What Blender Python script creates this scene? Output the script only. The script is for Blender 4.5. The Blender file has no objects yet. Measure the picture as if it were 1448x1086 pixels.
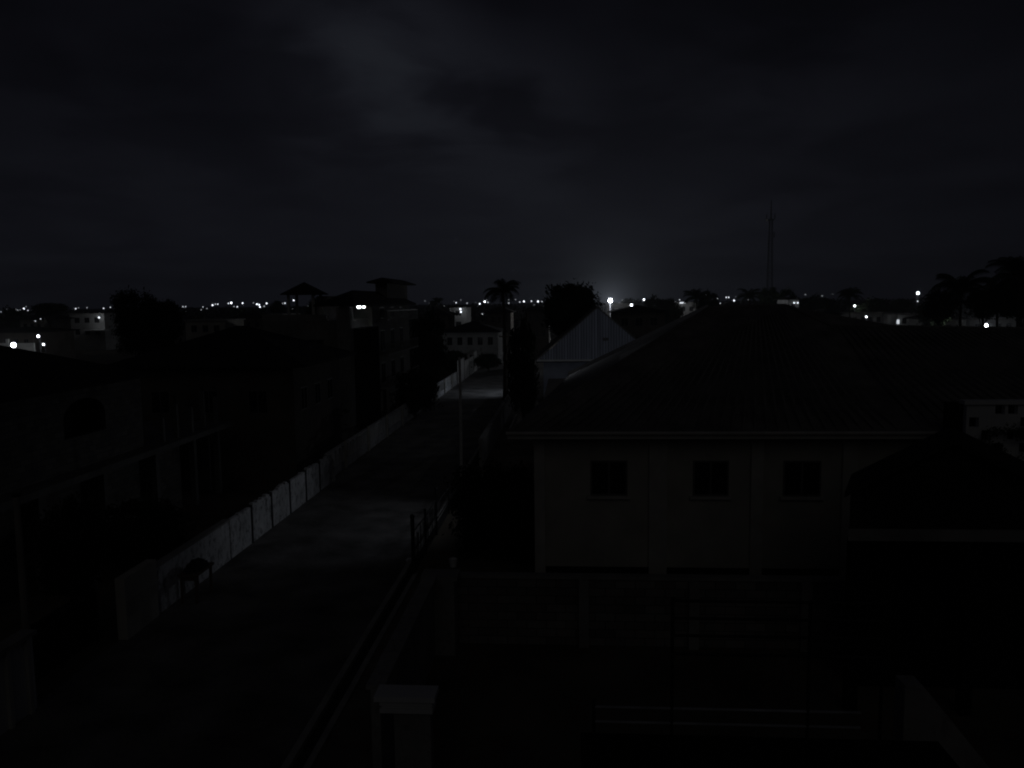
import bpy, bmesh, math, random
from mathutils import Vector, Matrix
rad = math.radians
sc = bpy.context.scene
COL = sc.collection

# ------------------------------------------------------------------ camera
F, W0, H0, CH = 1136.0, 1448.0, 1086.0, 10.5
ROT = Matrix.Rotation(rad(4.0), 3, 'Z') @ Matrix.Rotation(rad(90 - 5.8), 3, 'X') @ Matrix.Rotation(rad(-0.7), 3, 'Z')
CAM = Vector((0, 0, CH))
cd = bpy.data.cameras.new('camera'); cam = bpy.data.objects.new('camera', cd); COL.objects.link(cam)
cd.sensor_width = 36.0; cd.lens = 36.0 * F / W0; cd.clip_start = 0.05; cd.clip_end = 8000
cam.matrix_world = Matrix.Translation(CAM) @ ROT.to_4x4()
sc.camera = cam

def ray(px, py): return ROT @ Vector(((px - W0 / 2) / F, (H0 / 2 - py) / F, -1.0))
def atY(px, py, Y): d = ray(px, py); return CAM + d * (Y / d.y)
def atX(px, py, X): d = ray(px, py); return CAM + d * (X / d.x)

# ------------------------------------------------------------------ view
sc.view_settings.view_transform = 'Standard'; sc.view_settings.look = 'None'
sc.view_settings.exposure = 0.0; sc.view_settings.gamma = 1.0
sc.view_settings.use_curve_mapping = False
sc.cycles.use_adaptive_sampling = False
sc.cycles.max_bounces = 6
sc.cycles.filter_width = 2.0
sc.cycles.volume_bounces = 0
sc.cycles.sample_clamp_indirect = 0.5

# ------------------------------------------------------------------ world: night sky
def world():
    w = bpy.data.worlds.new("World"); sc.world = w; w.use_nodes = True
    nt = w.node_tree; N = nt.nodes; L = nt.links
    N.clear()
    out = N.new('ShaderNodeOutputWorld'); bg = N.new('ShaderNodeBackground'); L.new(bg.outputs[0], out.inputs[0])
    tc = N.new('ShaderNodeTexCoord')
    sky = N.new('ShaderNodeTexSky'); sky.sky_type = 'NISHITA'; sky.sun_disc = False
    sky.sun_elevation = rad(-6.0); sky.sun_rotation = rad(200); sky.altitude = 10
    def vm(op, a=None, b=None):
        n = N.new('ShaderNodeVectorMath'); n.operation = op
        for i, v in enumerate((a, b)):
            if v is None: continue
            if hasattr(v, 'is_linked'): L.new(v, n.inputs[i])
            else: n.inputs[i].default_value = v
        return n
    def mt(op, a, b=None, c=None):
        n = N.new('ShaderNodeMath'); n.operation = op
        for i, v in enumerate((a, b, c)):
            if v is None: continue
            if hasattr(v, 'is_linked'): L.new(v, n.inputs[i])
            else: n.inputs[i].default_value = v
        return n.outputs[0]
    def mr(v, a, b, c, d, smooth=True):
        n = N.new('ShaderNodeMapRange'); n.interpolation_type = 'SMOOTHSTEP' if smooth else 'LINEAR'
        L.new(v, n.inputs[0])
        for i, q in enumerate((a, b, c, d)): n.inputs[i + 1].default_value = q
        return n.outputs[0]
    dirv = vm('NORMALIZE', tc.outputs['Generated']).outputs[0]
    sep = N.new('ShaderNodeSeparateXYZ'); L.new(dirv, sep.inputs[0])
    zz = mt('ADD', mt('MAXIMUM', sep.outputs[2], 0.0), 0.16)
    comb = N.new('ShaderNodeCombineXYZ')
    L.new(mt('DIVIDE', sep.outputs[0], zz), comb.inputs[0]); L.new(mt('DIVIDE', sep.outputs[1], zz), comb.inputs[1])
    def noise(scale, detail, rough, off, dist=0.0):
        mp = N.new('ShaderNodeMapping'); mp.inputs['Location'].default_value = off
        L.new(comb.outputs[0], mp.inputs[0])
        n = N.new('ShaderNodeTexNoise'); n.inputs['Scale'].default_value = scale
        n.inputs['Detail'].default_value = detail; n.inputs['Roughness'].default_value = rough
        n.inputs['Distortion'].default_value = dist
        L.new(mp.outputs[0], n.inputs['Vector']); return n.outputs[0]
    big = mr(noise(0.75, 3.0, 0.45, (3.1, 0.4, 0), 0.2), 0.36, 0.66, 0.0, 1.0)
    fine = mr(noise(1.9, 4.0, 0.5, (1.7, 5.2, 0), 0.3), 0.30, 0.72, 0.0, 1.0)
    cl = mt('MULTIPLY_ADD', fine, 0.45, mt('MULTIPLY', big, 0.55))
    def blob(px, py, r, p=1.0):
        d = vm('DOT_PRODUCT', dirv, tuple(ray(px, py).normalized())).outputs['Value']
        a = mt('ARCCOSINE', mt('MINIMUM', d, 0.99999))
        g = mr(a, 0.0, rad(r), 1.0, 0.0)
        return mt('POWER', g, p) if p != 1 else g
    patch = mr(noise(2.2, 4.0, 0.48, (1.3, 3.4, 0), 0.4), 0.36, 0.62, 0.0, 1.0)
    patch2 = mr(noise(1.5, 5.0, 0.52, (5.4, 1.2, 0), 0.5), 0.38, 0.66, 0.0, 1.0)
    # glow of the town on the cloud base, the lit clouds, and a lamp halo painted into the sky
    base = mt('MULTIPLY_ADD', cl, 0.0016, 0.0023)
    dark = mt('SUBTRACT', 1.0, mt('MULTIPLY', mr(sep.outputs[2], 0.10, 0.36, 0.0, 1.0), 0.25))
    base = mt('MULTIPLY', base, dark)
    hor = mt('MULTIPLY', mr(sep.outputs[2], 0.0, 0.26, 1.0, 0.0), mt('MULTIPLY', blob(500, 440, 62), 0.0043))
    glow = mt('MULTIPLY', blob(820, 425, 23, 1.3), mt('MULTIPLY_ADD', cl, 0.0014, 0.0029))
    tight = mt('ADD', mt('MULTIPLY', blob(863, 425, 7.0, 2.0), 0.0110), mt('MULTIPLY', blob(863, 425, 3.4, 1.6), 0.024))
    c1 = mt('MULTIPLY', blob(525, 95, 10.5), mt('MULTIPLY_ADD', patch, 0.0070, 0.0036))
    c2 = mt('MULTIPLY', blob(715, 165, 9), mt('MULTIPLY', patch, 0.0045))
    c3 = mt('MULTIPLY', blob(1050, 130, 20), mt('MULTIPLY', patch2, 0.0022))
    c4 = mt('MULTIPLY', blob(150, 230, 24), mt('MULTIPLY', patch2, 0.0016))
    tot = base
    for q in (hor, glow, tight, c1, c2, c3, c4): tot = mt('ADD', tot, q)
    bluish = mr(tot, 0.002, 0.016, 0.0, 1.0, False)
    ramp = N.new('ShaderNodeMix'); ramp.data_type = 'RGBA'
    L.new(bluish, ramp.inputs[0])
    ramp.inputs[6].default_value = (0.88, 0.90, 1.36, 1); ramp.inputs[7].default_value = (0.85, 0.97, 1.22, 1)
    sc1 = vm('SCALE', ramp.outputs[2]); L.new(tot, sc1.inputs['Scale'])
    sc2 = vm('SCALE', sky.outputs[0]); sc2.inputs['Scale'].default_value = 0.0008
    add = vm('ADD', sc1.outputs[0], sc2.outputs[0])
    L.new(add.outputs[0], bg.inputs[0]); bg.inputs[1].default_value = 1.0
world()

# moonlight behind cloud: one very weak sun from behind the camera
sd = bpy.data.lights.new('moonlight', 'SUN'); sd.energy = 0.0140; sd.angle = rad(40); sd.color = (1.0, 0.98, 0.92)
so = bpy.data.objects.new('moonlight', sd); COL.objects.link(so)
so.rotation_euler = Vector((-0.10, 0.84, -0.53)).to_track_quat('-Z', 'Y').to_euler()

# ------------------------------------------------------------------ materials
MATS = {}
def mat(name, col, rough=0.85, var=0.25, scale=1.5, bump=0.0, bscale=20.0, spec=0.3, metal=0.0, stain=0.0, stretch=(1, 1, 1)):
    if name in MATS: return MATS[name]
    m = bpy.data.materials.new(name); m.use_nodes = True; MATS[name] = m
    nt = m.node_tree; N = nt.nodes; L = nt.links; p = N['Principled BSDF']
    p.inputs['Roughness'].default_value = rough; p.inputs['Specular IOR Level'].default_value = spec
    p.inputs['Metallic'].default_value = metal
    tc = N.new('ShaderNodeTexCoord'); mp = N.new('ShaderNodeMapping'); mp.inputs['Scale'].default_value = stretch
    L.new(tc.outputs['Object'], mp.inputs[0])
    n = N.new('ShaderNodeTexNoise'); n.inputs['Scale'].default_value = scale; n.inputs['Detail'].default_value = 5
    L.new(mp.outputs[0], n.inputs['Vector'])
    mx = N.new('ShaderNodeMix'); mx.data_type = 'RGBA'
    mr = N.new('ShaderNodeMapRange'); mr.inputs[1].default_value = 0.3; mr.inputs[2].default_value = 0.7
    L.new(n.outputs[0], mr.inputs[0]); L.new(mr.outputs[0], mx.inputs[0])
    mx.inputs[6].default_value = tuple(c * (1 - var) for c in col) + (1,)
    mx.inputs[7].default_value = tuple(min(1, c * (1 + var * 0.6)) for c in col) + (1,)
    res = mx.outputs[2]
    if stain:
        mp2 = N.new('ShaderNodeMapping'); mp2.inputs['Scale'].default_value = (1.5, 1.5, 0.95)
        L.new(tc.outputs['Object'], mp2.inputs[0])
        n2 = N.new('ShaderNodeTexNoise'); n2.inputs['Scale'].default_value = 3.4; n2.inputs['Detail'].default_value = 8
        n2.inputs['Roughness'].default_value = 0.68
        L.new(mp2.outputs[0], n2.inputs['Vector'])
        mr2 = N.new('ShaderNodeMapRange'); mr2.inputs[1].default_value = 0.50; mr2.inputs[2].default_value = 0.68
        mr2.inputs[4].default_value = stain
        L.new(n2.outputs[0], mr2.inputs[0])
        mx2 = N.new('ShaderNodeMix'); mx2.data_type = 'RGBA'; L.new(mr2.outputs[0], mx2.inputs[0])
        L.new(res, mx2.inputs[6]); mx2.inputs[7].default_value = (0.035, 0.035, 0.03, 1)
        res = mx2.outputs[2]
    L.new(res, p.inputs['Base Color'])
    if bump:
        nb = N.new('ShaderNodeTexNoise'); nb.inputs['Scale'].default_value = bscale; nb.inputs['Detail'].default_value = 4
        L.new(tc.outputs['Object'], nb.inputs['Vector'])
        b = N.new('ShaderNodeBump'); b.inputs['Strength'].default_value = bump; b.inputs['Distance'].default_value = 0.05
        L.new(nb.outputs[0], b.inputs['Height']); L.new(b.outputs[0], p.inputs['Normal'])
    return m
def blockmat(name, col, mortar, bw=0.4, bh=0.2):
    if name in MATS: return MATS[name]
    m = bpy.data.materials.new(name); m.use_nodes = True; MATS[name] = m
    nt = m.node_tree; N = nt.nodes; L = nt.links; p = N['Principled BSDF']; p.inputs['Roughness'].default_value = 0.95
    tc = N.new('ShaderNodeTexCoord'); sp = N.new('ShaderNodeSeparateXYZ'); L.new(tc.outputs['Object'], sp.inputs[0])
    ad = N.new('ShaderNodeMath'); ad.operation = 'ADD'; L.new(sp.outputs[0], ad.inputs[0]); L.new(sp.outputs[1], ad.inputs[1])
    cb = N.new('ShaderNodeCombineXYZ'); L.new(ad.outputs[0], cb.inputs[0]); L.new(sp.outputs[2], cb.inputs[1])
    b = N.new('ShaderNodeTexBrick'); b.inputs['Scale'].default_value = 1.0
    b.inputs['Brick Width'].default_value = bw; b.inputs['Row Height'].default_value = bh; b.inputs['Mortar Size'].default_value = 0.012
    b.inputs['Color1'].default_value = tuple(col) + (1,); b.inputs['Color2'].default_value = tuple(c * 0.6 for c in col) + (1,)
    b.inputs['Mortar'].default_value = tuple(mortar) + (1,)
    L.new(cb.outputs[0], b.inputs['Vector'])
    n = N.new('ShaderNodeTexNoise'); n.inputs['Scale'].default_value = 1.2; n.inputs['Detail'].default_value = 6; L.new(tc.outputs['Object'], n.inputs['Vector'])
    mx = N.new('ShaderNodeMix'); mx.data_type = 'RGBA'; mx.blend_type = 'MULTIPLY'; mx.inputs[0].default_value = 0.6
    L.new(b.outputs[0], mx.inputs[6]); L.new(n.outputs[0], mx.inputs[7]); L.new(mx.outputs[2], p.inputs['Base Color'])
    return m
def glowmat(name, strength, col=(0.86, 0.92, 1.0)):
    if name in MATS: return MATS[name]
    m = bpy.data.materials.new(name); m.use_nodes = True; MATS[name] = m
    p = m.node_tree.nodes['Principled BSDF']
    p.inputs['Base Color'].default_value = (0.8, 0.8, 0.8, 1)
    p.inputs['Emission Color'].default_value = col + (1,); p.inputs['Emission Strength'].default_value = strength
    m.cycles.emission_sampling = 'NONE'
    return m

M_ground = mat('earth', (0.16, 0.14, 0.11), 0.95, 0.45, 0.35, 0.6, 6.0, 0.1)
M_road = mat('laterite_road', (0.19, 0.182, 0.172), 0.92, 0.55, 0.55, 0.7, 4.0, 0.15)
M_kerb = mat('kerb_concrete', (0.42, 0.41, 0.38), 0.9, 0.3, 1.2, 0.3)
M_drain = mat('drain', (0.03, 0.03, 0.03), 0.95, 0.3, 1.0)
M_verge = mat('verge', (0.20, 0.18, 0.15), 0.95, 0.4, 0.8, 0.5, 8.0, 0.1)
M_plaster = mat('cream_plaster', (0.50, 0.48, 0.42), 0.9, 0.16, 0.9, 0.15, 30, 0.15)
M_trim = mat('pale_trim', (0.55, 0.53, 0.48), 0.85, 0.15, 1.5)
M_white = mat('white_wall', (0.72, 0.72, 0.70), 0.88, 0.15, 0.8)
M_whitest = mat('stained_white_wall', (0.70, 0.70, 0.70), 0.9, 0.2, 1.1, 0.2, 12, 0.15, stain=0.92)
M_grey = mat('grey_render', (0.34, 0.33, 0.31), 0.92, 0.3, 0.7, 0.3, 10, stain=0.45)
M_conc = mat('raw_concrete', (0.30, 0.29, 0.27), 0.93, 0.3, 0.9, 0.3, 10)
M_block = blockmat('sandcrete_blocks', (0.22, 0.205, 0.185), (0.09, 0.09, 0.085), 0.45, 0.225)
M_bigblock = blockmat('compound_blocks', (0.36, 0.33, 0.30), (0.07, 0.07, 0.065), 0.6, 0.26)
M_roof = mat('dark_roof_sheet', (0.22, 0.21, 0.195), 0.9, 0.35, 0.8, spec=0.1, stain=0.35)
M_roof2 = mat('black_roof_tile', (0.035, 0.033, 0.032), 0.9, 0.3, 0.7, spec=0.1)
M_zinc = mat('pale_zinc_sheet', (0.42, 0.45, 0.54), 0.6, 0.4, 1.2, stretch=(7, 1, 0.12), spec=0.3)
M_glass = mat('dark_glass', (0.012, 0.013, 0.015), 0.25, 0.2, 1.0, spec=0.4)
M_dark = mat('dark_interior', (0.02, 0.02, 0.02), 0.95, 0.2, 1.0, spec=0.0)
M_frame = mat('window_frame', (0.14, 0.135, 0.13), 0.6, 0.1, 2)
M_iron = mat('black_iron', (0.02, 0.02, 0.02), 0.6, 0.2, 3, metal=0.0)
M_steel = mat('galvanised_pipe', (0.60, 0.60, 0.60), 0.25, 0.35, 2.5, metal=1.0)
M_wood = mat('weathered_wood', (0.16, 0.12, 0.09), 0.85, 0.35, 2.0, 0.3, 15, stretch=(3, 3, 0.4))
M_polew = mat('pole_wood', (0.26, 0.24, 0.21), 0.85, 0.3, 1.4, 0.3, 15, stretch=(3, 3, 0.5))
M_bark = mat('bark', (0.06, 0.05, 0.04), 0.95, 0.3, 3, 0.4, 10, 0.1)
M_leaf = mat('leaves', (0.035, 0.05, 0.025), 0.8, 0.5, 0.9, spec=0.15)
M_leaf2 = mat('dark_leaves', (0.022, 0.032, 0.018), 0.85, 0.5, 0.9, spec=0.1)
M_palm = mat('palm_leaf', (0.03, 0.045, 0.022), 0.75, 0.4, 0.9, spec=0.2)
M_plastic = mat('white_plastic', (0.75, 0.75, 0.75), 0.5, 0.1, 3)
M_tower = mat('mast_steel', (0.10, 0.10, 0.11), 0.7, 0.2, 1)
M_house = [mat('far_wall_%s' % n, c, 0.9, 0.25, 0.25, stain=0.3) for n, c in
           (('cream', (0.42, 0.40, 0.35)), ('grey', (0.30, 0.30, 0.29)), ('white', (0.60, 0.60, 0.58)), ('tan', (0.36, 0.31, 0.25)))]

# ------------------------------------------------------------------ mesh builder
class MB:
    def __init__(s): s.v = []; s.f = []
    def add(s, vs, fs):
        k = len(s.v); s.v += [tuple(v) for v in vs]; s.f += [tuple(i + k for i in f) for f in fs]; return s
    def box(s, x0, x1, y0, y1, z0, z1):
        return s.add([(x0, y0, z0), (x1, y0, z0), (x1, y1, z0), (x0, y1, z0), (x0, y0, z1), (x1, y0, z1), (x1, y1, z1), (x0, y1, z1)],
                     [(3, 2, 1, 0), (4, 5, 6, 7), (0, 1, 5, 4), (1, 2, 6, 5), (2, 3, 7, 6), (3, 0, 4, 7)])
    def tube(s, pts, r, n=8, r1=None):
        pts = [Vector(p) for p in pts]; rings = []
        for i, p in enumerate(pts):
            a = pts[max(0, i - 1)]; b = pts[min(len(pts) - 1, i + 1)]; t = (b - a).normalized()
            u = t.cross(Vector((0, 0, 1)) if abs(t.z) < 0.9 else Vector((1, 0, 0))).normalized(); w = t.cross(u)
            rr = r if r1 is None else r + (r1 - r) * i / (len(pts) - 1)
            rings.append([p + u * (rr * math.cos(6.28318 * k / n)) + w * (rr * math.sin(6.28318 * k / n)) for k in range(n)])
        vs = [q for rg in rings for q in rg]; fs = []
        for i in range(len(pts) - 1):
            for k in range(n):
                fs.append((i * n + k, i * n + (k + 1) % n, (i + 1) * n + (k + 1) % n, (i + 1) * n + k))
        fs.append(tuple(range(n))[::-1]); fs.append(tuple((len(pts) - 1) * n + k for k in range(n)))
        return s.add(vs, fs)
    def ball(s, c, r, n=8, m=5, sz=1.0):
        vs = [(c[0], c[1], c[2] - r * sz)]; fs = []
        for j in range(1, m):
            a = math.pi * j / m - math.pi / 2
            vs += [(c[0] + r * math.cos(a) * math.cos(6.28318 * k / n), c[1] + r * math.cos(a) * math.sin(6.28318 * k / n), c[2] + r * sz * math.sin(a)) for k in range(n)]
        vs.append((c[0], c[1], c[2] + r * sz)); T = len(vs) - 1
        for k in range(n):
            fs.append((0, 1 + (k + 1) % n, 1 + k)); fs.append((T, T - n + k, T - n + (k + 1) % n))
            for j in range(m - 2):
                a = 1 + j * n; fs.append((a + k, a + (k + 1) % n, a + n + (k + 1) % n, a + n + k))
        return s.add(vs, fs)
    def hip(s, x0, x1, y0, y1, z, rise, t=0.18, inset=None):
        """a hip roof with an eave edge of thickness t"""
        w, d = x1 - x0, y1 - y0; k = min(w, d) / 2 if inset is None else inset
        if w >= d: a, b = (x0 + k, (y0 + y1) / 2), (x1 - k, (y0 + y1) / 2)
        else: a, b = ((x0 + x1) / 2, y0 + k), ((x0 + x1) / 2, y1 - k)
        vs = [(x0, y0, z), (x1, y0, z), (x1, y1, z), (x0, y1, z), (x0, y0, z + t), (x1, y0, z + t), (x1, y1, z + t), (x0, y1, z + t), a + (z + t + rise,), b + (z + t + rise,)]
        fs = [(3, 2, 1, 0), (0, 1, 5, 4), (1, 2, 6, 5), (2, 3, 7, 6), (3, 0, 4, 7)]
        fs += [(4, 5, 9, 8), (5, 6, 9), (6, 7, 8, 9), (7, 4, 8)] if w >= d else [(4, 5, 8), (5, 6, 9, 8), (6, 7, 9), (7, 4, 8, 9)]
        return s.add(vs, fs)
    def build(s, name, m, parent=None, smooth=False):
        off = Vector((0, 0, 0))
        p = parent
        while p is not None: off += p.location; p = p.parent
        me = bpy.data.meshes.new(name)
        me.from_pydata([(v[0] - off.x, v[1] - off.y, v[2] - off.z) for v in s.v], [], s.f); me.update()
        me.materials.append(m)
        if smooth:
            for q in me.polygons: q.use_smooth = True
        o = bpy.data.objects.new(name, me); COL.objects.link(o)
        if parent: o.parent = parent
        return o
def tag(o, label=None, cat=None, group=None, kind=None):
    for k, v in (('label', label), ('category', cat), ('group', group), ('kind', kind)):
        if v: o[k] = v
    return o
def thing(name, label, cat, loc=(0, 0, 0), group=None):
    o = bpy.data.objects.new(name, None); o.location = loc; o.empty_display_size = 0.3; COL.objects.link(o)
    return tag(o, label, cat, group)
def copy_tree(o, parent=None):
    c = o.copy(); COL.objects.link(c)
    if parent: c.parent = parent
    for ch in list(o.children): copy_tree(ch, c)
    return c
def lamp(name, loc, power, col=(0.90, 0.94, 1.0), r=0.08, parent=None):
    l = bpy.data.lights.new(name, 'POINT'); l.energy = power; l.color = col; l.shadow_soft_size = r
    o = bpy.data.objects.new(name, l); COL.objects.link(o); o.location = loc
    if parent: o.parent = parent; o.location = Vector(loc) - parent.location
    return o
def spot(name, loc, target, power, angle, blend=0.8, col=(0.88, 0.92, 1.0), r=0.1, parent=None):
    l = bpy.data.lights.new(name, 'SPOT'); l.energy = power; l.color = col; l.shadow_soft_size = r
    l.spot_size = rad(angle); l.spot_blend = blend
    o = bpy.data.objects.new(name, l); COL.objects.link(o); o.location = loc
    o.rotation_euler = (Vector(target) - Vector(loc)).to_track_quat('-Z', 'Y').to_euler()
    if parent: o.parent = parent; o.location = Vector(loc) - parent.location
    return o

# ------------------------------------------------------------------ ground and road
def sheet(x0, x1, y0, y1, z, nx, ny, amp=0.0, seed=1):
    r = random.Random(seed); b = MB(); vs = []; fs = []
    for j in range(ny + 1):
        for i in range(nx + 1):
            vs.append((x0 + (x1 - x0) * i / nx, y0 + (y1 - y0) * j / ny, z + r.uniform(-amp, amp)))
    for j in range(ny):
        for i in range(nx):
            a = j * (nx + 1) + i; fs.append((a, a + 1, a + nx + 2, a + nx + 1))
    return b.add(vs, fs)
tag(sheet(-3500, 3500, -200, 5500, 0, 20, 20).build('ground', M_ground), kind='structure')
tag(sheet(-14.2, -6.5, -10, 260, 0.02, 12, 200, 0.012).build('road', M_road), kind='structure')
k = MB(); y = -10.0
while y < 120:
    k.box(-6.5, -6.32, y, y + 1.97, -0.05, 0.15); y += 2.0
tag(k.build('kerb', M_kerb), kind='structure')
tag(MB().box(-6.315, -6.02, -10, 120, -0.05, 0.012).build('drain_channel', M_drain), kind='structure')
k = MB(); y = -10.0
while y < 29.5:
    k.box(-6.015, -5.85, y, y + 2.47, -0.05, 0.10); y += 2.5
tag(k.build('drain_edge', M_kerb), kind='structure')
tag(sheet(-5.845, -4.3, -10, 29.5, 0.03, 4, 40, 0.01).build('verge', M_verge), kind='structure')

# ------------------------------------------------------------------ windows
def window_y(root, x0, x1, z0, z1, y, frame=M_frame, sill=M_trim, leaves=2, depth=0.10):
    """a window in a wall whose outer face lies at y and looks to -Y"""
    f = MB(); t = 0.06; ya, yb = y - 0.02, y + depth
    f.box(x0, x0 + t, ya, yb, z0, z1).box(x1 - t, x1, ya, yb, z0, z1).box(x0 + t, x1 - t, ya, yb, z1 - t, z1).box(x0 + t, x1 - t, ya, yb, z0, z0 + t)
    for i in range(1, leaves):
        c = x0 + (x1 - x0) * i / leaves; f.box(c - t / 2, c + t / 2, ya, yb, z0 + t, z1 - t)
    w = f.build('window', frame, root)
    MB().box(x0 + t, x1 - t, y - 0.012, y + 0.05, z0 + t, z1 - t).build('pane', M_glass, w)
    if sill: MB().box(x0 - 0.10, x1 + 0.10, y - 0.13, y - 0.003, z0 - 0.10, z0 - 0.003).build('sill', sill, w)
    return w
def window_x(root, y0, y1, z0, z1, x, s=1, frame=M_frame, sill=M_conc, leaves=2):
    """a window in a wall whose outer face lies at x and looks to +X (s=1) or -X"""
    t = 0.07; xa, xb = sorted((x + 0.02 * s, x - 0.08 * s)); f = MB()
    f.box(xa, xb, y0, y0 + t, z0, z1).box(xa, xb, y1 - t, y1, z0, z1).box(xa, xb, y0 + t, y1 - t, z1 - t, z1).box(xa, xb, y0 + t, y1 - t, z0, z0 + t)
    for i in range(1, leaves):
        c = y0 + (y1 - y0) * i / leaves; f.box(xa, xb, c - t / 2, c + t / 2, z0 + t, z1 - t)
    w = f.build('window', frame, root)
    a, b = sorted((x + 0.012 * s, x - 0.05 * s)); MB().box(a, b, y0 + t, y1 - t, z0 + t, z1 - t).build('pane', M_dark, w)
    if sill:
        a, b = sorted((x + 0.003 * s, x + 0.13 * s)); MB().box(a, b, y0 - 0.1, y1 + 0.1, z0 - 0.1, z0 - 0.003).build('sill', sill, w)
    return w

# ------------------------------------------------------------------ the big house on the right
def roof_ribs(b, p0, p1, q0, q1, n, h=0.016, w=0.04):
    """ridges of long-span sheeting from the eave p0-p1 up to the ridge line q0-q1"""
    p0, p1, q0, q1 = map(Vector, (p0, p1, q0, q1))
    nrm = (p1 - p0).cross(q0 - p0).normalized()
    if nrm.z < 0: nrm = -nrm
    al = (p1 - p0).normalized()
    for i in range(1, n):
        a = p0.lerp(p1, i / n); c = q0.lerp(q1, i / n)
        v = [a - al * w, a + al * w, c + al * w, c - al * w]
        vs = v + [x + nrm * h for x in (a - al * w * .5, a + al * w * .5, c + al * w * .5, c - al * w * .5)]
        b.add(vs, [(4, 5, 6, 7), (0, 1, 5, 4), (1, 2, 6, 5), (2, 3, 7, 6), (3, 0, 4, 7)])
H = thing('neighbour_house', 'large cream house with three dark front windows and broad dark hip roof', 'house', (4.5, 36, 0))
MB().box(-1.1, 18.5, 27.0, 45.6, 0, 6.16).build('wall', M_plaster, H)
b = MB()
A, B_, Cc, Dd = (-1.95, 26.25), (19.4, 26.25), (19.4, 46.6), (0.10, 46.9)
ze, zt = 6.20, 6.24
R1, R2, R3, R4 = (6.25, 36.2, 10.15), (9.6, 36.4, 10.22), (11.6, 36.4, 9.30), (26.0, 36.6, 8.92)
E1 = (32.0, 26.25); E2 = (32.0, 46.8)
vs = [A + (ze,), E1 + (ze,), E2 + (ze,), Dd + (ze,), A + (zt,), E1 + (zt,), E2 + (zt,), Dd + (zt,), R1, R2, R3, R4]
fs = [(3, 2, 1, 0), (0, 1, 5, 4), (1, 2, 6, 5), (2, 3, 7, 6), (3, 0, 4, 7),
      (7, 4, 8), (4, 5, 11, 10), (4, 10, 9, 8), (5, 6, 11), (6, 7, 8, 9), (6, 9, 10, 11)]
b.add(vs, fs)
roof_ribs(b, A + (zt,), (11.0, 26.25, zt), R1, R2, 34)
roof_ribs(b, (11.0, 26.25, zt), E1 + (zt,), R3, R4, 52)
RF = b.build('roof', M_roof, H)
MB().tube([R1, R2], 0.09, 6).tube([R2, R3, R4], 0.09, 6).tube([A + (zt,), R1], 0.08, 6).build('ridge_cap', M_roof, RF)
# pale verge board along the rear left hip
d0, d1 = Vector(Dd + (zt,)), Vector(R1)
vb = MB(); off = Vector((-0.05, 0.02, 0))
a0, a1 = d0 + off, d1 + off
vb.add([a0 + Vector((0, 0, -0.16)), a1 + Vector((0, 0, -0.12)), a1 + Vector((0, 0, 0.14)), a0 + Vector((0, 0, 0.16)),
        a0 + Vector((-.05, .06, -0.16)), a1 + Vector((-.05, .06, -0.12)), a1 + Vector((-.05, .06, 0.14)), a0 + Vector((-.05, .06, 0.16))],
       [(0, 1, 2, 3), (7, 6, 5, 4), (3, 2, 6, 7), (0, 4, 5, 1), (0, 3, 7, 4), (1, 5, 6, 2)])
vb.build('verge_board', M_white, RF)
spot('added_verge_spot', (-2.0, 51.0, 5.9), (2.0, 44.0, 7.8), 260, 50, 1.0, (.85, .9, 1.0))  # unseen spot without fixture, added to brighten the verge board
fb = MB().box(-2.01, 19.5, 26.19, 26.245, 6.00, 6.22).box(-2.01, -1.955, 26.25, 30.5, 6.00, 6.22)
fb.build('fascia', M_trim, H)
MB().tube([(-2.05, 26.12, 6.20), (19.4, 26.12, 6.20)], 0.06, 8).build('gutter', M_trim, H)
MB().box(-1.7, 19.4, 26.3, 27.0, 6.165, 6.195).build('soffit', M_plaster, H)
for x0, x1 in ((-1.16, -0.80), (2.72, 3.32), (6.10, 6.50), (9.08, 9.56), (12.6, 13.1)):
    q = MB().box(x0, x1, 26.88, 26.997, 0, 6.0); q.box(x0 - 0.05, x1 + 0.05, 26.84, 26.876, 5.75, 5.99)
    q.build('pilaster', M_trim, H)
for x0, x1 in ((0.75, 2.0), (4.19, 5.38), (7.17, 8.41), (10.6, 11.8)):
    window_y(H, x0, x1, 3.92, 5.13, 27.0)
MB().box(-1.14, 18.5, 26.93, 26.998, 0, 1.42).build('base_band', M_dark, H)  # darker band along the foot of the front wall
for (x, y, z, tx, ty, tz, pw, an) in ((-1.35, 39.5, 5.5, -13.9, 36.0, 0.6, 150, 80), (4.2, 45.85, 5.6, 2.0, 77.0, 6.5, 560, 40)):
    fl = MB().box(x - 0.12, x + 0.12, y - 0.12, y + 0.12, z + 0.03, z + 0.25).build('added_floodlight', M_frame, H)
    spot('added_spot', (x, y, z - 0.03), (tx, ty, tz), pw, an, 0.9, (.80, .87, 1.0), r=.4)  # unseen house lamps added to light the roadside wall and pale gable
spot('added_spot', (-1.35, 36.0, 5.4), (-8.2, 34.0, 0), 40.0, 44, 1.0, (.72, .82, 1.0), r=.6)  # extra spot without fixture, added for the light patch on the road
spot('added_spot', (-1.3, 46.4, 5.4), (-14.2, 62, 1.4), 95.0, 46, 1.0, (.80, .88, 1.0), r=.4)  # another added spot, no fixture, lifts the balustraded wall

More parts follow.
